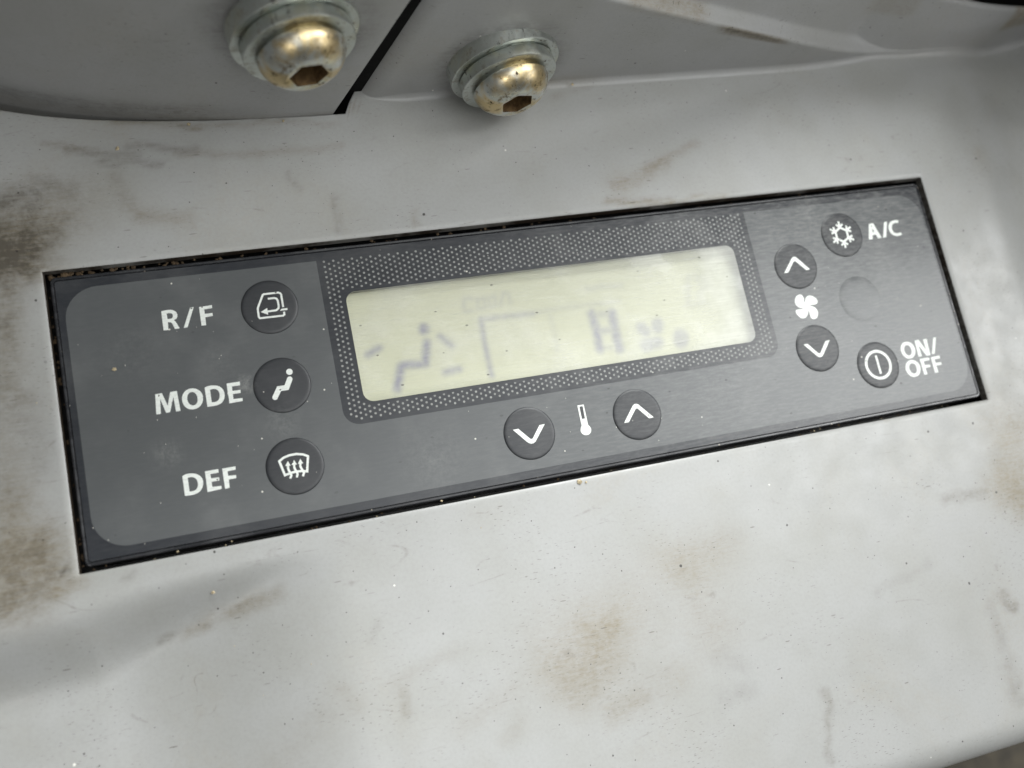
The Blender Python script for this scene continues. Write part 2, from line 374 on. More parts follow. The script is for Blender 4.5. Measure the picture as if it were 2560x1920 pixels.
# artwork of the panel in millimetres: words, symbols, ghost segments
ART = {
'RF': [[[(-72.16,16.49),(-71.52,16.6),(-71.06,16.61),(-70.62,16.58),(-70.27,16.48),(-70.0,16.3),(-69.76,16.07),(-69.64,15.82),(-69.6,15.48),(-69.67,15.13),(-69.89,14.82),(-70.28,14.66),(-70.03,14.28),(-69.89,13.93),(-69.56,13.03),(-70.34,13.0),(-70.57,13.79),(-70.71,14.14),(-70.89,14.31),(-71.33,14.39),(-71.42,12.98),(-72.22,13.04)],[(-71.33,15.96),(-71.0,16.0),(-70.73,15.98),(-70.51,15.87),(-70.37,15.65),(-70.36,15.36),(-70.48,15.14),(-70.7,14.97),(-71.31,14.96)]],[[(-67.34,16.53),(-66.73,16.56),(-68.24,13.04),(-68.9,13.0)]],[[(-65.86,16.44),(-63.66,16.52),(-63.7,15.96),(-65.05,15.9),(-65.07,15.06),(-63.78,15.07),(-63.78,14.51),(-65.08,14.42),(-65.12,13.0),(-65.91,13.02)]]],
'MODE': [[[(-75.04,2.02),(-73.95,2.04),(-73.31,-0.27),(-72.59,2.04),(-71.52,2.05),(-71.38,-1.49),(-72.12,-1.51),(-72.2,1.1),(-73.08,-1.45),(-73.73,-1.46),(-74.35,1.1),(-74.58,-1.5),(-75.31,-1.48)]],[[(-68.93,2.11),(-68.48,1.98),(-68.12,1.77),(-67.8,1.46),(-67.56,1.07),(-67.45,0.63),(-67.47,0.13),(-67.56,-0.32),(-67.75,-0.74),(-68.02,-1.1),(-68.36,-1.35),(-68.85,-1.55),(-69.44,-1.58),(-69.88,-1.47),(-70.24,-1.26),(-70.55,-0.93),(-70.75,-0.54),(-70.88,-0.1),(-70.9,0.4),(-70.83,0.85),(-70.65,1.28),(-70.37,1.64),(-70.0,1.93),(-69.49,2.11)],[(-69.08,1.48),(-68.81,1.37),(-68.6,1.16),(-68.44,0.88),(-68.36,0.56),(-68.38,-0.08),(-68.48,-0.41),(-68.66,-0.67),(-68.91,-0.85),(-69.21,-0.9),(-69.49,-0.8),(-69.7,-0.64),(-69.9,-0.37),(-70.01,-0.03),(-70.04,0.33),(-70.0,0.68),(-69.89,1.0),(-69.7,1.27),(-69.41,1.45)]],[[(-66.95,1.93),(-66.42,2.1),(-65.89,2.13),(-65.37,2.08),(-64.88,1.95),(-64.48,1.73),(-64.16,1.4),(-63.95,1.0),(-63.85,0.52),(-63.86,0.05),(-63.98,-0.43),(-64.19,-0.82),(-64.49,-1.14),(-64.86,-1.35),(-65.35,-1.49),(-65.88,-1.54),(-66.97,-1.51)],[(-66.13,1.38),(-65.78,1.47),(-65.46,1.45),(-65.14,1.33),(-64.9,1.15),(-64.75,0.88),(-64.68,0.54),(-64.69,0.19),(-64.76,-0.16),(-64.89,-0.45),(-65.1,-0.68),(-65.34,-0.81),(-65.66,-0.87),(-66.15,-0.83)]],[[(-63.27,2.08),(-61.04,2.08),(-61.07,1.43),(-62.46,1.41),(-62.48,0.62),(-61.14,0.62),(-61.17,0.05),(-62.5,0.05),(-62.52,-0.85),(-61.01,-0.88),(-61.04,-1.43),(-63.33,-1.5),(-63.26,-0.69),(-63.29,0.03),(-63.37,0.19),(-63.3,0.54)]]],
'DEF': [[[(-72.62,-12.66),(-72.28,-12.5),(-71.92,-12.41),(-71.39,-12.42),(-70.87,-12.49),(-70.39,-12.66),(-70.0,-12.93),(-69.69,-13.26),(-69.51,-13.64),(-69.45,-14.05),(-69.48,-14.45),(-69.6,-14.88),(-69.8,-15.26),(-70.06,-15.59),(-70.4,-15.83),(-70.86,-16.01),(-71.37,-16.09),(-72.64,-16.05)],[(-71.8,-13.1),(-71.42,-13.04),(-71.07,-13.08),(-70.77,-13.23),(-70.54,-13.45),(-70.4,-13.72),(-70.33,-14.05),(-70.33,-14.39),(-70.39,-14.72),(-70.52,-15.03),(-70.73,-15.28),(-70.98,-15.4),(-71.28,-15.46),(-71.83,-15.45)]],[[(-68.94,-12.49),(-66.75,-12.48),(-66.77,-13.1),(-68.14,-13.11),(-68.12,-13.83),(-66.8,-13.88),(-66.85,-14.44),(-68.12,-14.45),(-68.12,-15.32),(-66.66,-15.41),(-66.68,-15.93),(-69.0,-16.06)]],[[(-66.12,-12.52),(-63.92,-12.51),(-63.95,-13.07),(-65.32,-13.14),(-65.32,-13.92),(-64.03,-14.01),(-64.08,-14.54),(-65.3,-14.57),(-65.38,-15.99),(-66.13,-16.03)]]],
'AC': [[[(74.06,16.61),(74.61,16.73),(75.2,16.7),(76.28,13.21),(75.33,13.18),(75.07,14.1),(74.22,14.06),(73.92,13.14),(72.96,13.17)],[(74.62,15.62),(74.88,14.78),(74.38,14.75)]],[[(78.02,16.64),(78.8,16.71),(77.5,13.19),(76.66,13.2)]],[[(81.77,16.66),(81.47,16.04),(80.94,16.17),(80.45,16.12),(80.04,15.93),(79.74,15.59),(79.56,15.15),(79.53,14.7),(79.63,14.31),(79.85,14.02),(80.2,13.81),(80.62,13.76),(81.51,13.86),(81.64,13.39),(81.14,13.19),(80.61,13.14),(80.02,13.2),(79.55,13.38),(79.12,13.71),(78.85,14.13),(78.7,14.6),(78.72,15.07),(78.87,15.65),(79.12,16.13),(79.52,16.48),(80.07,16.71),(80.57,16.79),(81.14,16.78)]]],
'ONOFF': [[[(74.98,-10.3),(75.55,-10.44),(75.97,-10.71),(76.31,-11.12),(76.5,-11.59),(76.54,-12.13),(76.45,-12.64),(76.19,-13.17),(75.81,-13.61),(75.31,-13.89),(74.77,-13.98),(74.27,-13.96),(73.83,-13.76),(73.48,-13.47),(73.23,-13.14),(73.03,-12.62),(72.98,-12.05),(73.04,-11.56),(73.21,-11.11),(73.53,-10.71),(73.93,-10.42),(74.44,-10.28)],[(74.76,-10.98),(75.12,-11.11),(75.35,-11.33),(75.53,-11.68),(75.58,-12.07),(75.55,-12.46),(75.44,-12.8),(75.24,-13.08),(74.96,-13.25),(74.51,-13.26),(74.21,-13.11),(73.99,-12.86),(73.85,-12.49),(73.82,-12.08),(73.89,-11.69),(74.07,-11.32),(74.36,-11.06)]],[[(77.02,-10.33),(78.06,-10.3),(79.21,-12.79),(79.17,-10.38),(80.1,-10.37),(79.89,-14.0),(78.87,-13.98),(77.66,-11.49),(77.71,-13.89),(76.84,-13.9)]],[[(81.87,-10.35),(82.54,-10.38),(81.04,-13.85),(80.3,-13.83)]],[[(74.86,-14.32),(75.44,-14.44),(75.86,-14.68),(76.24,-15.07),(76.48,-15.56),(76.55,-16.05),(76.47,-16.53),(76.25,-17.06),(75.93,-17.5),(75.48,-17.82),(74.96,-17.96),(74.38,-18.0),(73.87,-17.88),(73.46,-17.61),(73.17,-17.25),(72.93,-16.78),(72.8,-16.23),(72.89,-15.72),(73.1,-15.23),(73.45,-14.79),(73.9,-14.47),(74.4,-14.32)],[(74.82,-15.05),(75.19,-15.17),(75.42,-15.4),(75.55,-15.74),(75.58,-16.13),(75.54,-16.49),(75.4,-16.84),(75.17,-17.12),(74.85,-17.28),(74.52,-17.3),(74.25,-17.17),(74.0,-16.91),(73.85,-16.57),(73.77,-16.2),(73.78,-15.86),(73.93,-15.47),(74.16,-15.21),(74.47,-15.06)]],[[(76.98,-14.4),(79.33,-14.44),(79.3,-15.01),(77.83,-15.03),(77.76,-15.9),(79.12,-15.96),(79.03,-16.51),(77.76,-16.51),(77.8,-17.91),(76.95,-17.92)]],[[(79.79,-14.47),(82.07,-14.4),(82.03,-15.01),(80.57,-15.03),(80.61,-15.83),(82.04,-15.87),(81.95,-16.44),(80.57,-16.41),(80.62,-17.9),(79.75,-17.91)]]],
'ic_recirc': {'st':[([(-51.62,14.45),(-51.61,16.82),(-51.74,17.08),(-52.05,17.25),(-54.56,17.27),(-54.8,17.15),(-55.96,14.94),(-56.05,14.57),(-56.08,13.19),(-55.93,12.93),(-51.89,12.87),(-51.64,13.02),(-51.6,13.58)],0.36),([(-54.04,16.34),(-52.88,16.32),(-52.52,16.14),(-52.38,15.78),(-52.36,14.75),(-52.48,14.32),(-52.91,14.01),(-54.53,13.99)],0.36)],'pg':[[[(-55.62,14.03),(-54.4,14.66),(-54.41,13.37)]],[[(-52.3,13.83),(-51.97,14.15),(-50.94,14.18),(-50.96,13.81)]]]},
'ic_person': {'head':[(-52.43,2.48)],'st':[([(-52.58,1.18),(-53.36,-0.27),(-54.66,-0.27),(-55.58,-1.71)],0.94)]},
'ic_def': {'st':[([(-56.63,-12.96),(-55.85,-12.49),(-54.82,-12.23),(-53.58,-12.21),(-52.5,-12.47),(-51.71,-12.93),(-52.28,-15.53),(-53.09,-15.32),(-54.07,-15.23),(-55.07,-15.31),(-56.06,-15.52),(-56.63,-12.96)],0.4),([(-55.29,-13.97),(-55.37,-14.42),(-55.28,-14.9),(-55.08,-15.35),(-55.02,-15.76),(-55.28,-16.26)],0.38),([(-54.24,-13.96),(-54.32,-14.42),(-54.21,-14.89),(-54.01,-15.33),(-53.94,-15.75),(-54.21,-16.25)],0.38),([(-53.18,-13.96),(-53.27,-14.42),(-53.15,-14.88),(-52.94,-15.32),(-52.86,-15.74),(-53.13,-16.25)],0.38)],'pg':[[[(-55.2,-13.18),(-55.78,-13.98),(-54.87,-14.04)]],[[(-54.13,-13.17),(-54.71,-13.97),(-53.79,-14.04)]],[[(-53.08,-13.16),(-53.64,-13.98),(-52.69,-14.02)]]]},
'ch_down1': [[(-14.37,-14.53),(-13.32,-14.5),(-11.46,-16.71),(-11.22,-16.81),(-10.96,-16.73),(-9.16,-14.5),(-8.08,-14.46),(-10.29,-17.09),(-10.6,-17.45),(-11.04,-17.65),(-11.51,-17.64),(-11.86,-17.48),(-12.19,-17.18)]],
'ch_up1': [[(7.55,-16.88),(8.55,-16.89),(10.43,-14.68),(10.67,-14.52),(10.94,-14.55),(12.84,-16.84),(13.82,-16.79),(11.57,-14.15),(11.32,-13.82),(10.94,-13.63),(10.53,-13.63),(10.1,-13.86)]],
'ch_up2': [[(50.19,8.19),(51.21,8.22),(53.13,10.4),(53.37,10.48),(53.61,10.42),(55.56,8.2),(56.5,8.28),(54.23,11.03),(53.97,11.32),(53.56,11.45),(53.14,11.34),(52.82,11.07)]],
'ch_down2': [[(50.2,-7.36),(51.19,-7.37),(53.08,-9.65),(53.32,-9.73),(53.59,-9.67),(55.5,-7.39),(56.54,-7.33),(54.04,-10.27),(53.68,-10.51),(53.19,-10.55),(52.82,-10.38),(52.55,-10.13)]],
'thermo': [[(-0.87,-12.0),(0.43,-12.01),(0.4,-16.05),(0.68,-16.38),(0.81,-16.79),(0.76,-17.22),(0.48,-17.62),(0.05,-17.86),(-0.4,-17.87),(-0.86,-17.73),(-1.19,-17.41),(-1.34,-17.0),(-1.27,-16.59),(-1.11,-16.23),(-0.9,-15.96)],[(-0.53,-12.29),(0.14,-12.27),(0.07,-14.68),(-0.56,-14.73)]],
'fan': [[(52.84,0.25),(52.01,0.39),(51.47,0.65),(51.11,1.18),(51.05,1.82),(51.24,2.4),(51.68,2.93),(52.2,3.21),(52.69,3.27),(53.08,3.11),(53.28,2.8),(53.35,2.31),(53.26,1.76),(53.22,1.18),(53.46,1.74),(53.76,2.26),(54.15,2.59),(54.6,2.73),(55.07,2.72),(55.7,2.45),(56.17,1.97),(56.38,1.51),(56.35,1.11),(56.1,0.8),(55.59,0.66),(54.9,0.7),(54.17,0.61),(54.81,0.39),(55.33,0.09),(55.71,-0.43),(55.78,-1.04),(55.6,-1.65),(55.23,-2.16),(54.66,-2.41),(54.08,-2.33),(53.77,-1.99),(53.73,-1.32),(53.76,-0.77),(53.69,-0.31),(53.44,-0.88),(53.1,-1.39),(52.58,-1.79),(52.02,-1.91),(51.45,-1.76),(50.99,-1.26),(50.68,-0.67),(50.61,-0.21),(50.83,0.07),(51.32,0.15),(52.01,0.1)]],
'snow': [(66.46,14.93),(66.58,17.96),(69.19,16.42),(69.12,13.46),(66.41,11.95),(63.92,13.48),(63.95,16.42)],
'power': [(66.38,-14.12),(69.57,-14.6),(63.23,-13.64),(67.36,-11.08),(65.4,-17.15),(66.51,-12.12),(66.32,-16.08)],
'seg': [(-26.7,7.51,-26.73,7.34,0.96,1.0),(-26.69,4.68,-27.78,0.81,0.73,1.0),(-27.78,0.81,-31.57,1.11,0.73,1.0),(-31.57,1.11,-32.27,0.96,0.73,1.0),(-32.27,0.96,-33.78,-3.03,0.73,1.0),(-37.93,4.05,-35.66,5.02,0.56,0.9),(-23.83,5.51,-22.2,3.59,0.63,0.75),(-24.23,-1.39,-21.66,-1.17,0.59,0.8),(-15.41,7.73,-15.69,3.81,0.42,0.9),(-15.69,3.81,-15.68,0.41,0.42,0.9),(-15.68,0.41,-15.65,-3.32,0.42,0.9),(-15.41,7.73,-11.98,7.71,0.42,0.65),(-11.98,7.71,-5.05,7.5,0.42,0.65),(-4.24,7.77,-0.2,7.77,0.42,0.28),(-0.2,7.77,6.18,7.7,0.42,0.28),(6.18,7.7,13.16,7.68,0.42,0.28),(-16.5,12.05,-17.81,12.22,0.26,0.4),(-17.81,12.22,-18.23,11.01,0.26,0.4),(-18.23,11.01,-18.2,9.83,0.26,0.4),(-18.2,9.83,-16.81,9.64,0.26,0.4),(-15.48,11.73,-15.55,10.11,0.26,0.4),(-15.55,10.11,-14.21,10.02,0.26,0.4),(-14.21,10.02,-13.92,11.89,0.26,0.4),(-13.92,11.89,-15.48,11.73,0.26,0.4),(-13.12,11.79,-13.21,10.06,0.26,0.4),(-13.21,10.06,-12.01,10.18,0.26,0.4),(-12.01,10.18,-11.83,11.89,0.26,0.4),(-11.83,11.89,-13.12,11.79,0.26,0.4),(-11.08,10.24,-9.97,12.48,0.26,0.4),(-9.97,12.48,-9.06,11.99,0.26,0.4),(-9.06,11.99,-8.96,10.32,0.26,0.4),(7.0,5.79,7.18,2.19,0.92,0.85),(7.18,2.19,7.03,-1.35,0.92,0.85),(11.21,5.45,11.04,1.87,0.96,0.85),(11.04,1.87,11.04,-1.93,0.96,0.85),(7.18,2.19,11.04,1.87,0.71,0.6),(7.28,5.53,11.16,5.23,0.71,0.45),(7.08,-1.13,10.85,-1.79,0.5,0.4),(16.71,1.52,17.35,0.75,1.25,0.65),(20.39,1.92,20.05,1.05,1.25,0.65),(16.87,-2.11,19.32,-1.79,1.38,0.65),(24.71,-1.43,24.48,-2.31,1.63,0.65),(-1.56,6.74,-1.51,2.97,0.42,0.22),(-1.51,2.97,-1.69,-0.29,0.42,0.22),(30.8,10.49,32.42,8.17,0.42,0.22),(32.42,8.17,30.37,5.17,0.42,0.22),(7.4,10.93,10.21,11.02,0.54,0.3),(10.21,11.02,14.37,10.72,0.54,0.3),(29.6,10.64,28.47,7.28,0.58,0.3),(28.47,7.28,28.11,5.0,0.58,0.3),(30.93,10.95,33.15,9.96,0.5,0.22),(33.15,9.96,33.15,8.08,0.5,0.22),(27.81,4.81,31.81,4.98,0.54,0.25)],
}

# ------------------------------------------------------------------ stains on the console, (x0, y0, x1, y1, radius, brown, dark) in mm
STAINS = [(-94.8,57.3,-79.5,53.5,0.7,0.6,0.3),(-79.5,53.5,-61.8,50.3,0.5,0.5,0.25),(-61.8,50.3,-36.8,49.2,0.4,0.35,0.12),(-99.2,25.7,-101.3,-24.0,4.1,0.45,0.28),(-95.2,23.5,-95.2,17.0,1.5,0.3,0.3),(-97.2,17.3,-95.8,4.4,1.8,0.2,0.25),(-98.2,-19.5,-92.8,-25.7,2.0,0.35,0.2),(-95.4,36.0,-80.5,38.7,5.1,0.2,0.12),(-97.4,30.4,-91.9,28.1,2.8,0.4,0.5),(-96.1,28.6,-90.9,31.3,3.2,0.6,0.75),(-95.1,38.5,-90.8,38.9,1.6,0.1,0.55),(-95.6,33.5,-86.8,35.1,4.3,0.35,0.25),(-92.1,26.0,-85.8,24.8,1.3,0.35,0.2),(-83.2,47.7,-72.0,45.7,0.6,0.2,0.45),(-79.0,45.2,-67.5,43.7,0.5,0.15,0.45),(-75.9,42.2,-74.1,34.6,1.2,0.2,0.16),(-72.7,34.0,-65.8,32.8,1.5,0.4,0.12),(-73.3,47.8,-62.5,45.8,0.6,0.2,0.4),(-87.5,49.0,-80.9,47.7,0.4,0.3,0.2),(-90.5,41.9,-83.4,39.5,1.0,0.1,0.25),(-65.7,45.3,-51.3,44.0,0.6,0.3,0.15),(-51.2,44.5,-36.0,43.8,0.6,0.3,0.1),(-39.0,33.6,-38.8,27.1,0.8,0.05,0.3),(-46.9,39.9,-46.2,36.2,0.5,0.1,0.3),(-24.3,30.2,-24.3,27.4,0.4,0.4,0.1),(17.0,30.9,28.2,33.9,1.6,0.45,0.12),(25.0,33.7,37.9,38.2,0.8,0.4,0.1),(19.2,31.2,19.2,31.2,2.5,0.25,0.0),(14.2,27.3,27.3,26.6,0.7,0.75,0.2),(27.3,26.6,40.0,26.0,0.4,0.5,0.1),(8.7,51.5,16.1,52.6,0.6,0.2,0.1),(-10.6,52.6,-2.0,52.3,0.3,0.7,0.2),(-32.8,51.8,-31.4,52.4,0.4,0.7,0.3),(-99.9,-23.5,-94.3,-21.0,3.7,0.55,0.3),(-101.8,-28.9,-96.5,-28.6,2.7,0.5,0.35),(-97.5,-12.2,-96.7,-17.6,2.7,0.35,0.12),(-94.7,1.1,-93.5,-6.8,1.7,0.1,0.2),(-92.0,-24.6,-91.3,-24.4,0.5,0.3,0.9),(-93.7,-27.7,-88.9,-27.3,1.2,0.5,0.15),(-67.3,-36.4,-60.3,-34.8,1.0,0.35,0.18),(-77.0,-38.4,-72.6,-37.8,0.7,0.4,0.25),(-80.5,-38.3,-79.1,-38.3,0.4,0.2,0.4),(-72.5,-36.8,-63.5,-35.7,1.3,0.2,0.1),(-82.7,-27.8,-81.2,-27.0,0.4,0.1,0.3),(-11.9,-55.0,-2.0,-51.4,6.6,0.34,0.03),(-13.4,-57.8,-6.4,-54.6,3.5,0.2,0.03),(9.2,-44.0,20.8,-44.2,4.0,0.3,0.0),(13.4,-46.2,14.9,-55.1,3.9,0.28,0.03),(-10.8,-61.7,-6.7,-59.4,3.5,0.25,0.08),(-6.0,-67.6,-2.2,-66.9,1.9,0.4,0.1),(-0.1,-65.8,4.8,-64.5,2.7,0.15,0.08),(-8.1,-54.2,-4.1,-52.6,2.6,0.25,0.0),(-17.6,-56.9,-12.8,-62.8,2.6,0.15,0.05),(7.2,-62.6,18.8,-58.5,2.8,0.12,0.02),(15.6,-41.4,25.5,-41.6,1.9,0.1,0.02),(94.0,-33.2,90.9,-44.6,5.3,0.65,0.05),(85.6,-42.7,91.2,-47.7,3.5,0.4,0.05),(72.1,-44.1,81.5,-43.9,1.0,0.2,0.35),(79.6,-65.5,81.1,-67.7,0.9,0.3,0.5),(76.8,-66.8,75.0,-74.7,1.1,0.1,0.2),(75.9,-78.5,75.6,-85.6,1.5,0.1,0.25),(51.6,-58.6,63.6,-55.6,1.1,0.05,0.15),(-64.6,-62.1,-56.3,-56.9,3.0,0.15,0.05),(-43.0,-55.6,-42.8,-58.7,0.9,0.3,0.2),(-53.3,-52.4,-51.3,-54.4,1.5,0.2,0.05),(-44.7,-43.6,-46.7,-45.5,0.6,0.05,0.15),(107.7,28.8,107.7,28.8,2.3,0.3,0.0),(-44.2,-53.8,-33.0,-50.2,1.1,0.15,0.08),(-33.8,-62.4,-25.0,-59.9,1.6,0.2,0.05),(-27.2,-66.3,-24.4,-64.7,1.2,0.15,0.05),(34.2,-74.0,32.7,-85.4,0.6,0.2,0.3),(15.6,-62.9,18.8,-65.3,1.9,0.05,0.15),(13.5,-70.7,19.3,-70.4,1.3,0.05,0.2),(63.6,-25.1,64.6,-25.4,0.7,0.5,0.0)]
def stain_at(x, y):
    b = d = 0.0
    p = Vector((x * 0.11, y * 0.11, 1.7)); p2 = Vector((x * 0.35, y * 0.35, 9.1))
    x, y = x + 1.6 * noise.noise(p) + 0.9 * noise.noise(p2), y + 1.2 * noise.noise(p + Vector((9, 3, 5))) + 0.7 * noise.noise(p2 + Vector((2, 8, 1)))
    for x0, y0, x1, y1, r, sb, sd in STAINS:
        r2 = r * 3.2
        if x < min(x0, x1) - r2 or x > max(x0, x1) + r2 or y < min(y0, y1) - r2 or y > max(y0, y1) + r2: continue
        dx, dy = x1 - x0, y1 - y0; L = dx*dx + dy*dy
        t = 0.5 if L < 1e-6 else min(1, max(0, ((x-x0)*dx + (y-y0)*dy) / L))
        q = ((x - x0 - t*dx)**2 + (y - y0 - t*dy)**2) / (r*r*1.5)
        e = math.exp(-q)
        b += 1.0 * sb * e; d += 1.05 * sd * e
    return b, d

# ------------------------------------------------------------------ the console
console = tag(empty('console', (0, 0, -60)), 'dirty light grey moulded plastic console around the climate control panel', 'console')
def cchild(o):
    o.parent = console; o.location = (0, 0, 0.060); return o
HW, HH = 90.0, 25.67
COVER_LINE = [(-130, 73.5), (-118, 68), (-105, 62.9), (-93.2, 58.5), (-84.8, 55.8), (-73.1, 53.35), (-60.9, 51.6), (-48.1, 50.85), (-36.6, 50.9), (-20, 51.4)]
WALL_LINE = [(-40, 53.3), (-31, 53.4), (-12, 53.7), (10, 54.2), (70, 54.4), (82, 55.2), (88, 56.3), (95, 56.7), (104, 56.4), (117, 57.5), (132, 60), (150, 63)]
def smooth_tab(tab, x, w=4.0):
    return sum(lerp_tab(tab, x + k * w / 3) for k in range(-3, 4)) / 7
def y_cover(x): return smooth_tab(COVER_LINE, x, 6)
def y_wall(x): return smooth_tab(WALL_LINE, x, 9)
def gap(x): return lerp_tab([(-130, 5.5), (-93, 3.1), (-78, 1.9), (-64, 0.85), (-52, 0.4), (-45, 0.4), (-34, 0.6), (-20, 0.6)], x)
RF = 1.3
def rfx(x): return 0.25 + (RF - 0.25) * sm((x + 30) / 8)
def y_back(x):
    a = y_cover(x) - gap(x); b = y_wall(x) - rfx(x) + 4.0 * (1 - sm((x + 30.6) / 4))
    t = min(1.0, max(0.0, (x + 34.2) / 4.2)) ** 0.8
    return a + (b - a) * t
def z_deck(x, y):
    A = 8.0 * sm((-48 - x) / 40); xc = min(x, -45)
    yu = lerp_tab([(-112, -30), (-92, -30), (-81, -28.8), (-59, -28), (-45, -28)], xc)
    yl = lerp_tab([(-112, -46), (-90, -45), (-79, -41), (-71, -37.5), (-60, -33.8), (-45, -31)], xc)
    z = -A * sm((yu - y) / (yu - yl))
    z += 0.5 * sm((-46 - x) / 40) * math.exp(-((y - yl + 2.5) / 5.0) ** 2)      # soft lip under the dip
    z -= 5.5 * sm((x - 105) / 24)
    if x > 84 and y > 46: z -= 1.6 * math.exp(-((y - y_wall(x) + 0.6) / 4.0) ** 2) * sm((x - 84) / 16)
    z += 0.16 * noise.noise(Vector((x * 0.02, y * 0.025, 3.3)))
    return z
xs = sorted(set([round(v, 3) for v in frange(-116, -90.35, 0.9) + [-90.35, -HW] + frange(-HW, HW, 0.9) + [90.35] + frange(90.35, 145, 0.9)]))
ys = frange(-88.4, -25.97, 0.8) + [-HH] + frange(-HH, HH, 1.0)[1:-1] + [HH, 25.97]
NB = 34                                                                            # rows from the panel to the back edge
V, F, sa, da = [], [], [], []
rows = []
def add(x, y, z):
    V.append((x, y, z)); b, d = stain_at(x, y); sa.append(b); da.append(d); return len(V) - 1
grid = []
for x in xs:
    colv = []
    for k in range(4):                                                             # front skirt, bottom up
        colv.append(add(x, -94.4 - 0.05 * k, -58 + k * 15))
    for k in range(7):                                                             # front roll
        a = math.radians(90 * k / 7)
        colv.append(add(x, -88.4 - 6 * math.cos(a), z_deck(x, -88.4) - 6 + 6 * math.sin(a)))
    for y in ys:
        z = z_deck(x, y)
        if abs(abs(x) - HW) < 1e-3 and abs(y) <= HH + 1e-3 or abs(abs(y) - HH) < 1e-3 and abs(x) <= HW + 1e-3: z -= 0.2
        colv.append(add(x, y, z))
    yb = y_back(x)
    for k in range(1, NB + 1):
        y = 25.97 + (yb - 25.97) * k / NB
        colv.append(add(x, y, z_deck(x, y)))
    if x < -29.8:                                                                   # lip rolled down in front of the cover
        for k in range(1, 5):
            a = math.radians(90 * k / 4)
            colv.append(add(x, yb + 0.45 * math.sin(a), z_deck(x, yb) - 0.45 + 0.45 * math.cos(a)))
        colv.append(add(x, yb + 0.45, -7))
    grid.append(colv)
for i in range(len(xs) - 1):
    a, b = grid[i], grid[i+1]
    for j in range(min(len(a), len(b)) - 1):
        q = [V[k] for k in (a[j], b[j], b[j+1], a[j+1])]
        cx = sum(p[0] for p in q) / 4; cy = sum(p[1] for p in q) / 4
        if abs(cx) < HW and abs(cy) < HH and j >= 11: continue
        F.append((a[j], b[j], b[j+1], a[j+1]))
deck = obj('deck', V, F, DECK, None, True, {'stain': sa, 'dark': da}); cchild(deck)
# cut faces of the opening
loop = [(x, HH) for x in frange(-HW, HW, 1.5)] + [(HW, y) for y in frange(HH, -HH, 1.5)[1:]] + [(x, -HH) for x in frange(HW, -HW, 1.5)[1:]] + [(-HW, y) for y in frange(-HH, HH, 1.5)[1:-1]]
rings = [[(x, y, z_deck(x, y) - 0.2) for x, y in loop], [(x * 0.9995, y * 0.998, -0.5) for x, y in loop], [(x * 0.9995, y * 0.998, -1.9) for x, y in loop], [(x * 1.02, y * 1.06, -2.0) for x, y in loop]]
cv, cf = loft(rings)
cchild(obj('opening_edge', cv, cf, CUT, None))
# black tray under the opening
tv, tf = loft([[(x, y, z) for x, y in rrect(0, 0, 95, 31, 1, 2)] for z in (-1.95, -9)], True)
cchild(obj('inner_tray', tv, tf, BLACK))
# raised back wall with its wedge-shaped boss
def h_top(x):
    h = 24.4 - 0.355 * (x - 20.5)
    return min(46.0, 0.5 * (h + math.sqrt(h * h + 1.5)) - 0.02)
def H_top(x): return min(60.0, 12.4 - (x - 101) * 0.24) if x > 96 else min(60.0, 13.6 + (96 - x) * 0.45)
def wall_profile(x):
    h = h_top(x); s = min(1.0, h / 3.2); P = []
    rf = rfx(x)
    L = 3.4 * s
    rr = 1.0 * s
    for k in range(7):
        a = math.radians(90 * k / 6); P.append((-rf + rf * math.sin(a) * 1.0, rf - rf * math.cos(a)))
    z1 = max(rf, h - rr)
    for k in range(1, 15): P.append((0.0, rf + (z1 - rf) * k / 14))
    for k in range(1, 7):
        a = math.radians(80 * k / 6); P.append((rr * (1 - math.cos(a)), z1 + rr * math.sin(a) * 0.95))
    y1, zz1 = P[-1]
    for k in range(1, 5): P.append((y1 + max(0, L - 2.2 * s) * k / 4, zz1 + 0.35 * s * k / 4))
    y2, zz2 = P[-1]
    for k in range(1, 7):
        a = math.radians(75 * k / 6); P.append((y2 + 1.6 * s * math.sin(a), zz2 + 1.6 * s * (1 - math.cos(a))))
    y3, zz3 = P[-1]
    Ht = max(H_top(x), zz3 + 1)
    for k in range(1, 19): P.append((y3 + 0.26 * (Ht - zz3) * k / 18, zz3 + (Ht - zz3) * k / 18))
    y4, zz4 = P[-1]
    for k in range(1, 5):
        a = math.radians(100 * k / 4); P.append((y4 + 1.2 * (1 - math.cos(a)), zz4 + 1.0 * math.sin(a)))
    P.append((P[-1][0] + 0.3, P[-1][1] - 8))
    return P
path = [(-30.9, 66 - k * 1.5, 0) for k in range(7)]                               # return into the slot, then the rounded corner
r0 = 3.4
path = [('s', t) for t in frange(14, r0, 1.5)] + [('c', a) for a in range(10, 91, 10)] + [('x', x) for x in frange(-30.9 + r0 + 0.8, 146, 0.8)]
V, F, sa, da = [], [], [], []
cols = []
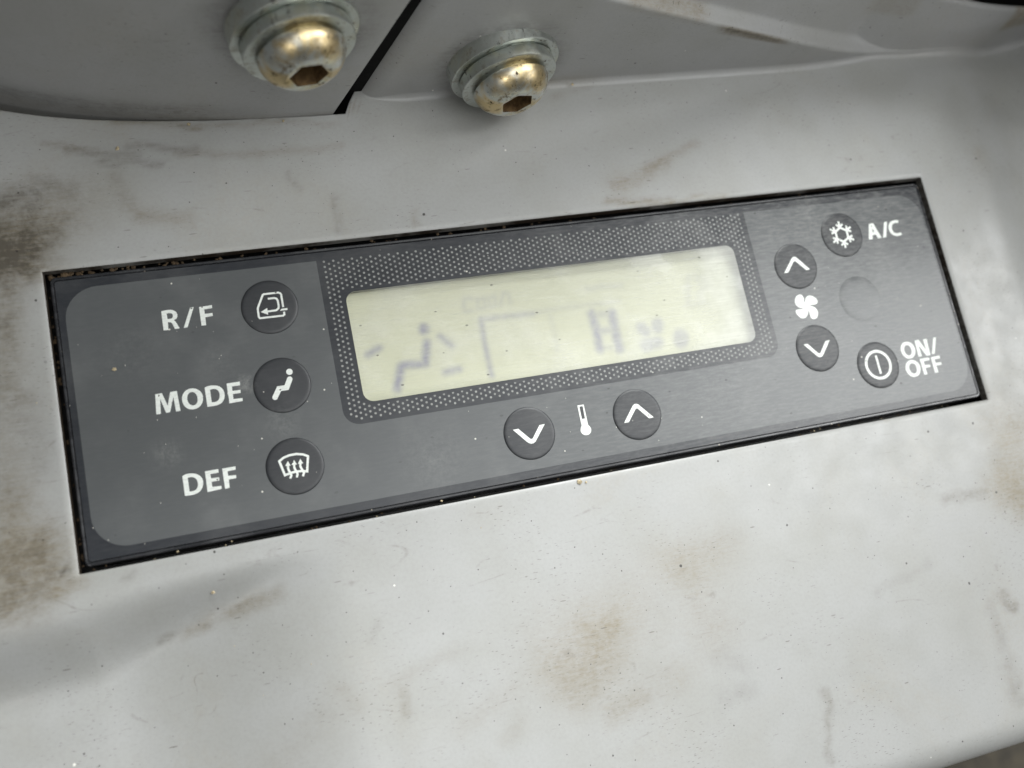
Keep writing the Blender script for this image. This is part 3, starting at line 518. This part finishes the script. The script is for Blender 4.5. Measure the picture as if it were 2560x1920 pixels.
for kind, t in path:
    if kind == 's': x, ex, ey, nx, ny = -30.9, 0, t, -1, 0
    elif kind == 'c':
        a = math.radians(t); x, ex, ey = -30.9 + r0 - r0 * math.cos(a), 0, r0 - r0 * math.sin(a)
        nx, ny = -math.cos(a), -math.sin(a)
    else: x, ex, ey, nx, ny = t, 0, 0, 0, -1
    xb = max(x, -30)
    col_i = []
    for dy, z in wall_profile(xb):
        w = sm((26 - x) / 56)
        px, py = x - nx * dy if kind != 'x' else x, y_wall(xb) + ey - ny * dy if kind != 's' else y_wall(xb) + ey
        px += 0.27 * z * w
        pz = z + z_deck(xb, y_wall(xb) - rfx(xb)) * sm((6 - z) / 5)
        V.append((px, py, pz - 0.02)); col_i.append(len(V) - 1)
        # rust-brown smear along the edge of the boss, tan patch further right
        e = max(0, 1 - abs(pz - (h_top(px) - 1.3)) / 1.1) * sm((px - 37) / 4) * sm((60 - px) / 7)
        e2 = 0.8 * max(0, 1 - abs(pz - h_top(px) - 0.3) / 2.2) * sm((px - 12) / 6) * sm((38 - px) / 6)
        e3 = 0.34 * sm((px - 77) / 3) * sm((92 - px) / 3) * sm((pz - 9.5) / 1.5)
        e4 = 0.9 * sm((px - 121) / 1.5) * sm((pz - 1) / 2)
        e5 = 0.35 * math.exp(-((px - 8) / 9) ** 2) * math.exp(-((pz - 1.2) / 1.5) ** 2)
        sa.append(2.0 * e + 0.9 * e2 + e3 + e4 + 1.5 * e5)
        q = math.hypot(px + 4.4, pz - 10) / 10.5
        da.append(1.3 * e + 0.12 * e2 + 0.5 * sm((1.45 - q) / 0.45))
    cols.append(col_i)
for a, b in zip(cols, cols[1:]):
    for j in range(len(a) - 1): F.append((a[j], b[j], b[j+1], a[j+1]))
cchild(obj('back_wall', V, F, COVER, None, True, {'stain': sa, 'dark': da}))
# black plates added in the slot to stand in for its deep shade
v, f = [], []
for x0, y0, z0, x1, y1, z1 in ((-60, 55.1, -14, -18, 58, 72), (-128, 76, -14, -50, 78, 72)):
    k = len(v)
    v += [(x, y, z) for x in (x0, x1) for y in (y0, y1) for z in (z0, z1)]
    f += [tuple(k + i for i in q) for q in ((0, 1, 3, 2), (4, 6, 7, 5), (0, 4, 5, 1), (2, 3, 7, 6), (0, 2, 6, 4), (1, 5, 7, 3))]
cchild(obj('slot_shade_plates', v, f, VOID_BLACK))

# ------------------------------------------------------------------ side cover on the left
V, F, sa, da = [], [], [], []
cols = []
for t in frange(-128, -36.6, 1.2):
    c = []
    for z in frange(-9, 72, 1.5):
        w = sm((t + 90) / 50)
        x = t + 0.289 * (z if z > -2 else -2) * w
        V.append((x, y_cover(t), z)); c.append(len(V) - 1)
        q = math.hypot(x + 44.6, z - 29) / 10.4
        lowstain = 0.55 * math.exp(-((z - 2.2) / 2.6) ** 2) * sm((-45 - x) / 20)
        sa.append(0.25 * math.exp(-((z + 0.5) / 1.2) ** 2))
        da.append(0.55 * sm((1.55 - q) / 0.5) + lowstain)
    cols.append(c)
def extra(off_x, off_y):
    c = []
    for z in frange(-9, 72, 1.5):
        V.append((-36.6 + 0.289 * (z if z > -2 else -2) + off_x, y_cover(-36.6) + off_y, z)); sa.append(0); da.append(0.0); c.append(len(V) - 1)
    cols.append(c)
for a in (30, 60, 90): extra(0.45 * math.sin(math.radians(a)), 0.45 * (1 - math.cos(math.radians(a))))
extra(0.45, 2.2); extra(-20, 2.4)
for a, b in zip(cols, cols[1:]):
    for j in range(len(a) - 1): F.append((a[j], b[j], b[j+1], a[j+1]))
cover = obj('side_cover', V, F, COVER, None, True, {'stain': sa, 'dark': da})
tag(cover, 'dark-looking curved grey plastic cover standing left of the slanted black gap', 'cover')

# ------------------------------------------------------------------ surroundings at the corners, partly added out of view
v = [(-700, -900, -170), (700, -900, -170), (700, 60, -170), (-700, 60, -170)]
tag(obj('floor', v, [(0, 1, 2, 3)], FLOOR), kind='structure')
def block(x0, x1, y0, y1, z0, z1, lean, r=2.0):
    base = lambda g, z: [(x, y + lean * (z - z0), z) for x, y in rrect((x0 + x1) / 2, (y0 + y1) / 2, (x1 - x0) / 2 - g, (y1 - y0) / 2 - g, r, 4)]
    return loft([base(0, z0), base(0, z1 - 2), base(1.2, z1 - 0.5), base(3, z1)], True)
v, f = block(97, 190, 67.5, 84, -12, 165, -0.03)  # stands in for the dark void, tall to block light
v2, f2 = block(150, 190, 36, 67, -12, 130, 0.0)  # unseen wing added to keep light off the right of the deck
f += [tuple(i + len(v) for i in q) for q in f2]; v += v2
blocker = obj('black_blocker', v, f, VOID_BLACK)
tag(blocker, 'added black trim in shadow behind the console in the top right corner', 'blocker')

# ------------------------------------------------------------------ bolts
def lathe(prof, n=72):
    return loft([[(r * math.cos(2*math.pi*k/n), r * math.sin(2*math.pi*k/n), z) for k in range(n)] for r, z in prof])
def bolt(center, yaw, lean, R, spin, label):
    ax = Vector((math.sin(yaw) * math.cos(lean), -math.cos(yaw) * math.cos(lean), math.sin(lean)))
    e = empty('dome_bolt', center, ax.to_track_quat('Z', 'Y').to_euler())
    tag(e, label, 'bolt', 'dome-head bolts above the panel')
    k = R / 10.6
    sc = lambda P: [(r * k, z * k) for r, z in P]
    v, f = lathe(sc([(5.0, -1.2), (10.5, -1.2), (10.6, -1.1), (10.6, 1.92), (10.47, 2.05), (5.0, 2.05)])); obj('washer', v, f, ZINC, e, True, None, 40)
    v, f = lathe(sc([(5.0, 2.1), (8.7, 2.1), (8.7, 2.3), (9.15, 2.3), (9.25, 2.42), (9.25, 4.3), (9.1, 4.45), (5.0, 4.45)])); obj('lock_washer', v, f, ZINC, e, True, None, 40)
    n = 72
    prof = sc([(6.3, 4.4), (6.3, 5.0), (7.15, 5.0), (7.28, 5.1), (7.28, 5.4), (7.1, 6.1), (6.75, 6.8), (6.2, 7.6), (5.45, 8.3), (4.6, 8.85), (3.95, 9.1), (3.75, 9.15), (3.6, 9.12)])
    v, f = lathe(prof, n)
    def hexr(a, R0):
        b = (a + spin) % (math.pi / 3) - math.pi / 6
        return R0 * math.cos(math.pi / 6) / math.cos(b)
    b0 = len(v) - n
    v = list(v)
    base = len(v)
    for i in range(n):
        a = 2*math.pi*i/n; rr = hexr(a, 3.25) * k; v.append((rr*math.cos(a), rr*math.sin(a), 9.0 * k))
    f = list(f) + [(b0 + i, b0 + (i+1) % n, base + (i+1) % n, base + i) for i in range(n)]
    head = obj('head', v, f, GOLD, e, True, None, 40)
    r1 = [(hexr(2*math.pi*i/n, 3.25)*k*math.cos(2*math.pi*i/n), hexr(2*math.pi*i/n, 3.25)*k*math.sin(2*math.pi*i/n), 9.0*k) for i in range(n)]
    r2 = [(x*0.97, y*0.97, 5.2*k) for x, y, z in r1]
    r3 = [(x*0.1, y*0.1, 4.9*k) for x, y, z in r2]
    sv, sf = loft([r1, r2, r3], True)
    obj('socket', sv, sf, SOCKET, head)
    return e
bolt((-4.6, 53.9, 9.9), 0.12, 0.0, 10.7, 0.3, 'gold-tinted dome-head hex bolt with washers right of the slanted gap')
bolt((-44.7, 50.9, 28.9), 0.14, 0.0, 10.45, 0.1, 'larger-looking gold-tinted dome-head hex bolt with washers on the left cover')

# ------------------------------------------------------------------ the climate control panel
panel = tag(empty('climate_control_panel', (0, 0, -9)), 'dark grey climate control panel with pale display and ten round buttons', 'control panel')
def pchild(o, parent=None):
    o.parent = parent or panel
    if parent is None: o.location = (0, 0, 0.009)
    return o
PX, PY = 0.15, 0.05
ZM = -1.2
rings = [[(x, y, z) for x, y in rrect(PX, PY, hw, hh, r, 6)] for hw, hh, r, z in (
    (89.35, 24.72, 0.9, -9), (89.35, 24.72, 0.9, -1.35), (89.28, 24.65, 0.85, -1.2), (89.1, 24.5, 0.8, -1.12), (88.85, 24.2, 0.6, -1.14), (88.78, 24.1, 0.55, -1.25), (88.74, 24.05, 0.5, -1.6), (88.2, 23.5, 0.5, -1.65))]
v, f = loft(rings); pchild(obj('housing', v, f, HOUSING))
# overlay sheet with the display window cut out
WIN = (-0.06, 5.4, 40.25, 10.45, 1.9)
win = rrect(*WIN[:4], WIN[4], 8)
outer = rrect(PX, PY, 88.66, 23.96, 0.5, 4)
v, f = flat([[outer, win]], ZM)
nb = len(v)
n = len(outer)
v += [(x, y, ZM - 0.35) for x, y in outer]
f += [(i, nb + i, nb + (i+1) % n, (i+1) % n) for i in range(n)]
pchild(obj('overlay', v, f, FILM_DARK))
# lighter grey field with the notch for the display surround
xl, xr, yt, yb2, r = -87.45, 88.3, 22.45, -22.45, 5.6
dl, dr, db, r2 = -44.42, 44.62, -8.78, 2.9
def arc(cx, cy, r, a0, a1, n=10): return [(cx + r*math.cos(math.radians(a0+(a1-a0)*k/n)), cy + r*math.sin(math.radians(a0+(a1-a0)*k/n))) for k in range(n+1)]
field = [(dl, yt)] + arc(xl + r, yt - r, r, 90, 180) + arc(xl + r, yb2 + r, r, 180, 270) + arc(xr - r, yb2 + r, r, 270, 360) + arc(xr - r, yt - r, r, 0, 90) \
    + [(dr, yt)] + arc(dr - r2, db + r2, r2, 0, -90) + arc(dl + r2, db + r2, r2, 270, 180)
v, f = flat([[field]], ZM + 0.012); pchild(obj('grey_field', v, f, FILM_GREY))
# dot screen round the display
def clipd(x, y):
    dx = max(abs(x - WIN[0]) - WIN[2] - 0.75 + 2.4, 0); dy = max(abs(y - WIN[1]) - WIN[3] - 0.62 + 2.4, 0)
    return math.hypot(dx, dy) - 2.4 if dx > 0 or dy > 0 else -2.4
polys = []
for row in range(0, 62):
    y = 22.13 - row * 0.4985
    for c in range(-2, 52):
        x = -43.06 + c * 1.7265 + (0.863 if row % 2 else 0)
        if x > 43.7 or y < -8.05: continue
        if x < dl + 0.8 or x > dr - 0.7: continue
        if math.hypot(max(0, dl + r2 - x, x - dr + r2), max(0, db + r2 - y)) > r2 - 0.5: continue
        d = clipd(x, y)
        if d < -0.16: continue
        pts = disc(x, y, 0.225, 10)
        if d < 0.22:
            pts = [p for p in pts]
            ny = 1 if y > WIN[1] + WIN[3] else (-1 if y < WIN[1] - WIN[3] else 0)
            if ny == 0: continue
            lim = WIN[1] + ny * (WIN[3] + 0.62)
            pts = [(px, max(py, lim) if ny > 0 else min(py, lim)) for px, py in pts]
        polys.append([pts])
V, F = [], []
for (pts,) in polys:
    b = len(V); V += [(x, y, ZM + 0.012) for x, y in pts]; F.append(tuple(range(b, b + len(pts))))
dots = pchild(obj('dot_pattern', V, F, DOT_INK)); dots['kind'] = 'stuff'; dots['label'] = 'fine pale dot screen printed round the display'
# display: recess, liquid crystal with ghost segments, clear scratched film
ZL = -3.1
v, f = loft([[(x, y, z) for x, y in rrect(WIN[0], WIN[1], WIN[2] + g, WIN[3] + g, WIN[4], 8)] for g, z in ((0.0, ZM - 0.06), (0.0, ZM - 0.35), (0.25, ZL - 0.02))])
display = pchild(obj('display', *(lambda: ([(-40.9, -5.7, ZL - 0.4), (40.8, -5.7, ZL - 0.4), (40.8, 16.6, ZL - 0.4), (-40.9, 16.6, ZL - 0.4)], [(0, 1, 2, 3)]))(), BLACK))
display['label'] = 'pale yellow-green display with faint grey symbols'
frame = obj('light_frame', v, f, PALE, display)
SEG = ART['seg']
def seg_at(x, y):
    m = 0.0
    for x0, y0, x1, y1, w, a in SEG:
        if x < min(x0, x1) - 3 or x > max(x0, x1) + 3 or y < min(y0, y1) - 3 or y > max(y0, y1) + 3: continue
        dx, dy = x1 - x0, y1 - y0; L = dx*dx + dy*dy
        t = 0.5 if L < 1e-6 else min(1, max(0, ((x-x0)*dx + (y-y0)*dy) / L))
        d = math.hypot(x - x0 - t*dx, y - y0 - t*dy)
        m = max(m, a * sm((w + 0.85 - d) / 1.7))
    return m
gx, gy = frange(WIN[0] - WIN[2] - 0.3, WIN[0] + WIN[2] + 0.3, 0.27), frange(WIN[1] - WIN[3] - 0.3, WIN[1] + WIN[3] + 0.3, 0.27)
V = [(x, y, ZL) for x in gx for y in gy]; ny = len(gy)
F = [(i*ny + j, (i+1)*ny + j, (i+1)*ny + j + 1, i*ny + j + 1) for i in range(len(gx)-1) for j in range(ny-1)]
obj('liquid_crystal', V, F, LCD, display, False, {'segment': [seg_at(x, y) for x in gx for y in gy]})
v, f = flat([[rrect(WIN[0], WIN[1], WIN[2] + 0.6, WIN[3] + 0.6, WIN[4] + .4, 8)]], ZM - 0.03)
obj('window_film', v, f, CLEAR, display)
# printed words and symbols
ZI = ZM + 0.03
def printed(name, polys, label, parent=None, z=ZI, dz=0.0):
    v, f = flat(polys, z, dz); o = obj(name, v, f, INK)
    pchild(o, parent); o['label'] = label; return o
printed('lettering', ART['RF'], 'white lettering R/F')
printed('lettering', ART['MODE'], 'white lettering MODE')
printed('lettering', ART['DEF'], 'white lettering DEF')
printed('lettering', ART['AC'], 'white lettering A/C')
printed('lettering', ART['ONOFF'], 'white lettering ON/OFF on two lines')
printed('thermometer_symbol', [ART['thermo']], 'white thermometer symbol')
v, f = flat([[ART['thermo'][1]]], ZM + 0.026); pchild(obj('thermometer_scale', v, f, PAD_DARK))
printed('fan_symbol', [ART['fan']], 'white four-bladed fan symbol')
# buttons
PAD_R = 4.99
def button(x, y, label, mat, icon=None):
    P = [(5.0, -0.02), (4.98, 0.05), (4.9, 0.13), (4.74, 0.20), (4.5, 0.235), (4.2, 0.25), (2.0, 0.25)]
    if not icon: P = [(5.05, -0.004), (4.85, 0.02), (4.5, 0.06), (4.0, 0.09), (3.2, 0.11), (2.0, 0.115)]
    n = 64
    rings = [[(x + r*math.cos(2*math.pi*k/n), y + r*math.sin(2*math.pi*k/n), ZM + 0.012 + z) for k in range(n)] for r, z in P]
    v, f = loft(rings, True)
    o = pchild(obj('button', v, f, mat, None, True)); o['label'] = label
    if icon:
        v, f = flat(icon, ZM + 0.275, 0.003)
        s = obj('symbol', v, f, INK); s.parent = o
    return o
A = ART
strokes = lambda L: [stroke(p, w) for p, w in L]
button(-53.9, 14.83, 'round dark button with cab recirculation symbol', PAD_DARK, strokes(A['ic_recirc']['st']) + A['ic_recirc']['pg'])
hx, hy = A['ic_person']['head'][0]
button(-53.99, 0.33, 'round dark button with seated person symbol', PAD_DARK, [[disc(hx, hy, 0.56)]] + [stroke(p, w, True) for p, w in A['ic_person']['st']])
st = A['ic_def']['st']
button(-54.1, -14.23, 'round dark button with windscreen defrost symbol', PAD_DARK, [stroke(st[0][0], st[0][1], False, True)] + strokes(st[1:]) + A['ic_def']['pg'])
button(-11.3, -15.65, 'round dark button with down chevron left of thermometer', PAD_DARK, [A['ch_down1']])
button(10.7, -15.65, 'round dark button with up chevron right of thermometer', PAD_DARK, [A['ch_up1']])
button(53.5, 9.43, 'round dark button with up chevron above fan symbol', PAD_DARK, [A['ch_up2']])
button(53.4, -8.55, 'round dark button with down chevron below fan symbol', PAD_DARK, [A['ch_down2']])
button(66.69, 0.48, 'blank grey button without any symbol', FILM_GREY)
sx, sy = 66.48, 14.94
flake = []
hexa = [(sx + 1.62*math.sin(math.radians(60*k)), sy + 1.62*math.cos(math.radians(60*k))) for k in range(7)]
flake.append(stroke(hexa, 0.46, False, True))
for k in range(6):
    a = math.radians(60 * k); d = Vector((math.sin(a), math.cos(a))); q = Vector((d.y, -d.x)); c = Vector((sx, sy))
    flake.append(stroke([tuple(c + d*1.6), tuple(c + d*3.02)], 0.44))
    for s in (1, -1):
        b = c + d * 1.72
        flake.append(stroke([tuple(b), tuple(b + (d*0.62 + q*s*0.78)*1.05)], 0.42))
button(66.65, 14.99, 'round dark button with snowflake symbol', PAD_DARK, flake)
ring = [disc(66.4, -14.14, 3.2, 48), disc(66.4, -14.14, 2.6, 48)]
button(66.5, -14.17, 'round dark button with circle and bar power symbol', PAD_DARK, [ring, stroke([(66.4, -12.12), (66.4, -16.12)], 0.5)])

# ------------------------------------------------------------------ crumbs and grit
def crumb(c, r, V, F, flatten=0.6):
    b = len(V)
    P = [(1, 0, 0), (0.3, 0.9, 0.1), (-0.8, 0.6, 0), (-0.9, -0.5, 0.1), (0.2, -1, 0), (0, 0, 0.9), (0.1, 0.1, -0.6)]
    a = random.random() * 6.28; ca, sa2 = math.cos(a), math.sin(a)
    for x, y, z in P:
        k = r * random.uniform(0.7, 1.25)
        V.append((c[0] + k*(x*ca - y*sa2), c[1] + k*(x*sa2 + y*ca), c[2] + k*z*flatten))
    for i in range(5):
        F.append((b + i, b + (i+1) % 5, b + 5)); F.append((b + (i+1) % 5, b + i, b + 6))
V, F = [], []
for x, y, z, r in ((-80.9, 7.3, ZM + 0.25, 0.42), (-62.8, 50.6, 0.35, 0.42), (-75.4, 46.9, 0.2, 0.4), (-70.5, -32.6, z_deck(-70.5, -32.6) + 0.15, 0.36), (-46, 50.9 - 1.0, 0.2, 0.3), (12.5, 53.1, 0.9, 0.35), (-30, -24.9, -1.1, 0.22), (-75, -24.95, -1.1, 0.2), (-4.2, -26.3, 0.1, 0.5), (-2.9, -26.6, 0.1, 0.22)):
    crumb((x, y, z), r, V, F)
for _ in range(10):
    side = random.random()
    x = random.uniform(-88, 88); crumb((x, -25.1 + random.uniform(-0.3, 0.25), -1.6), random.uniform(0.08, 0.2), V, F)
for _ in range(34):
    x = random.uniform(-112, 110); y = random.uniform(-84, 48)
    if abs(x) < 90.5 and abs(y) < 26.5: continue
    crumb((x, y, z_deck(x, y) + 0.02), random.uniform(0.05, 0.13), V, F)
tag(obj('loose_crumbs', V, F, CRUMB), 'tiny pale sand crumbs scattered over console and panel', 'crumbs', kind='stuff')
V, F = [], []
for _ in range(80):
    t = random.random()
    x = -89 + 150 * t ** 2.6; crumb((x, 25.15 + random.uniform(-0.35, 0.3), -1.75 + random.uniform(-.5, 0.1) + (0.25 if x < -50 else 0)), random.uniform(0.15, 0.5), V, F, 0.5)
for _ in range(24):
    crumb((-89.6 + random.uniform(-0.2, 0.15), random.uniform(-25, 25), -2.2), random.uniform(0.12, 0.4), V, F, 0.5)
for _ in range(26):
    crumb((random.uniform(-89, 89), -25.15 + random.uniform(-.3, .25), -2.2), random.uniform(0.12, 0.35), V, F, 0.5)
tag(obj('packed_grit', V, F, GRIT), 'brown grit packed in the slot around the control panel', 'grit', kind='stuff')
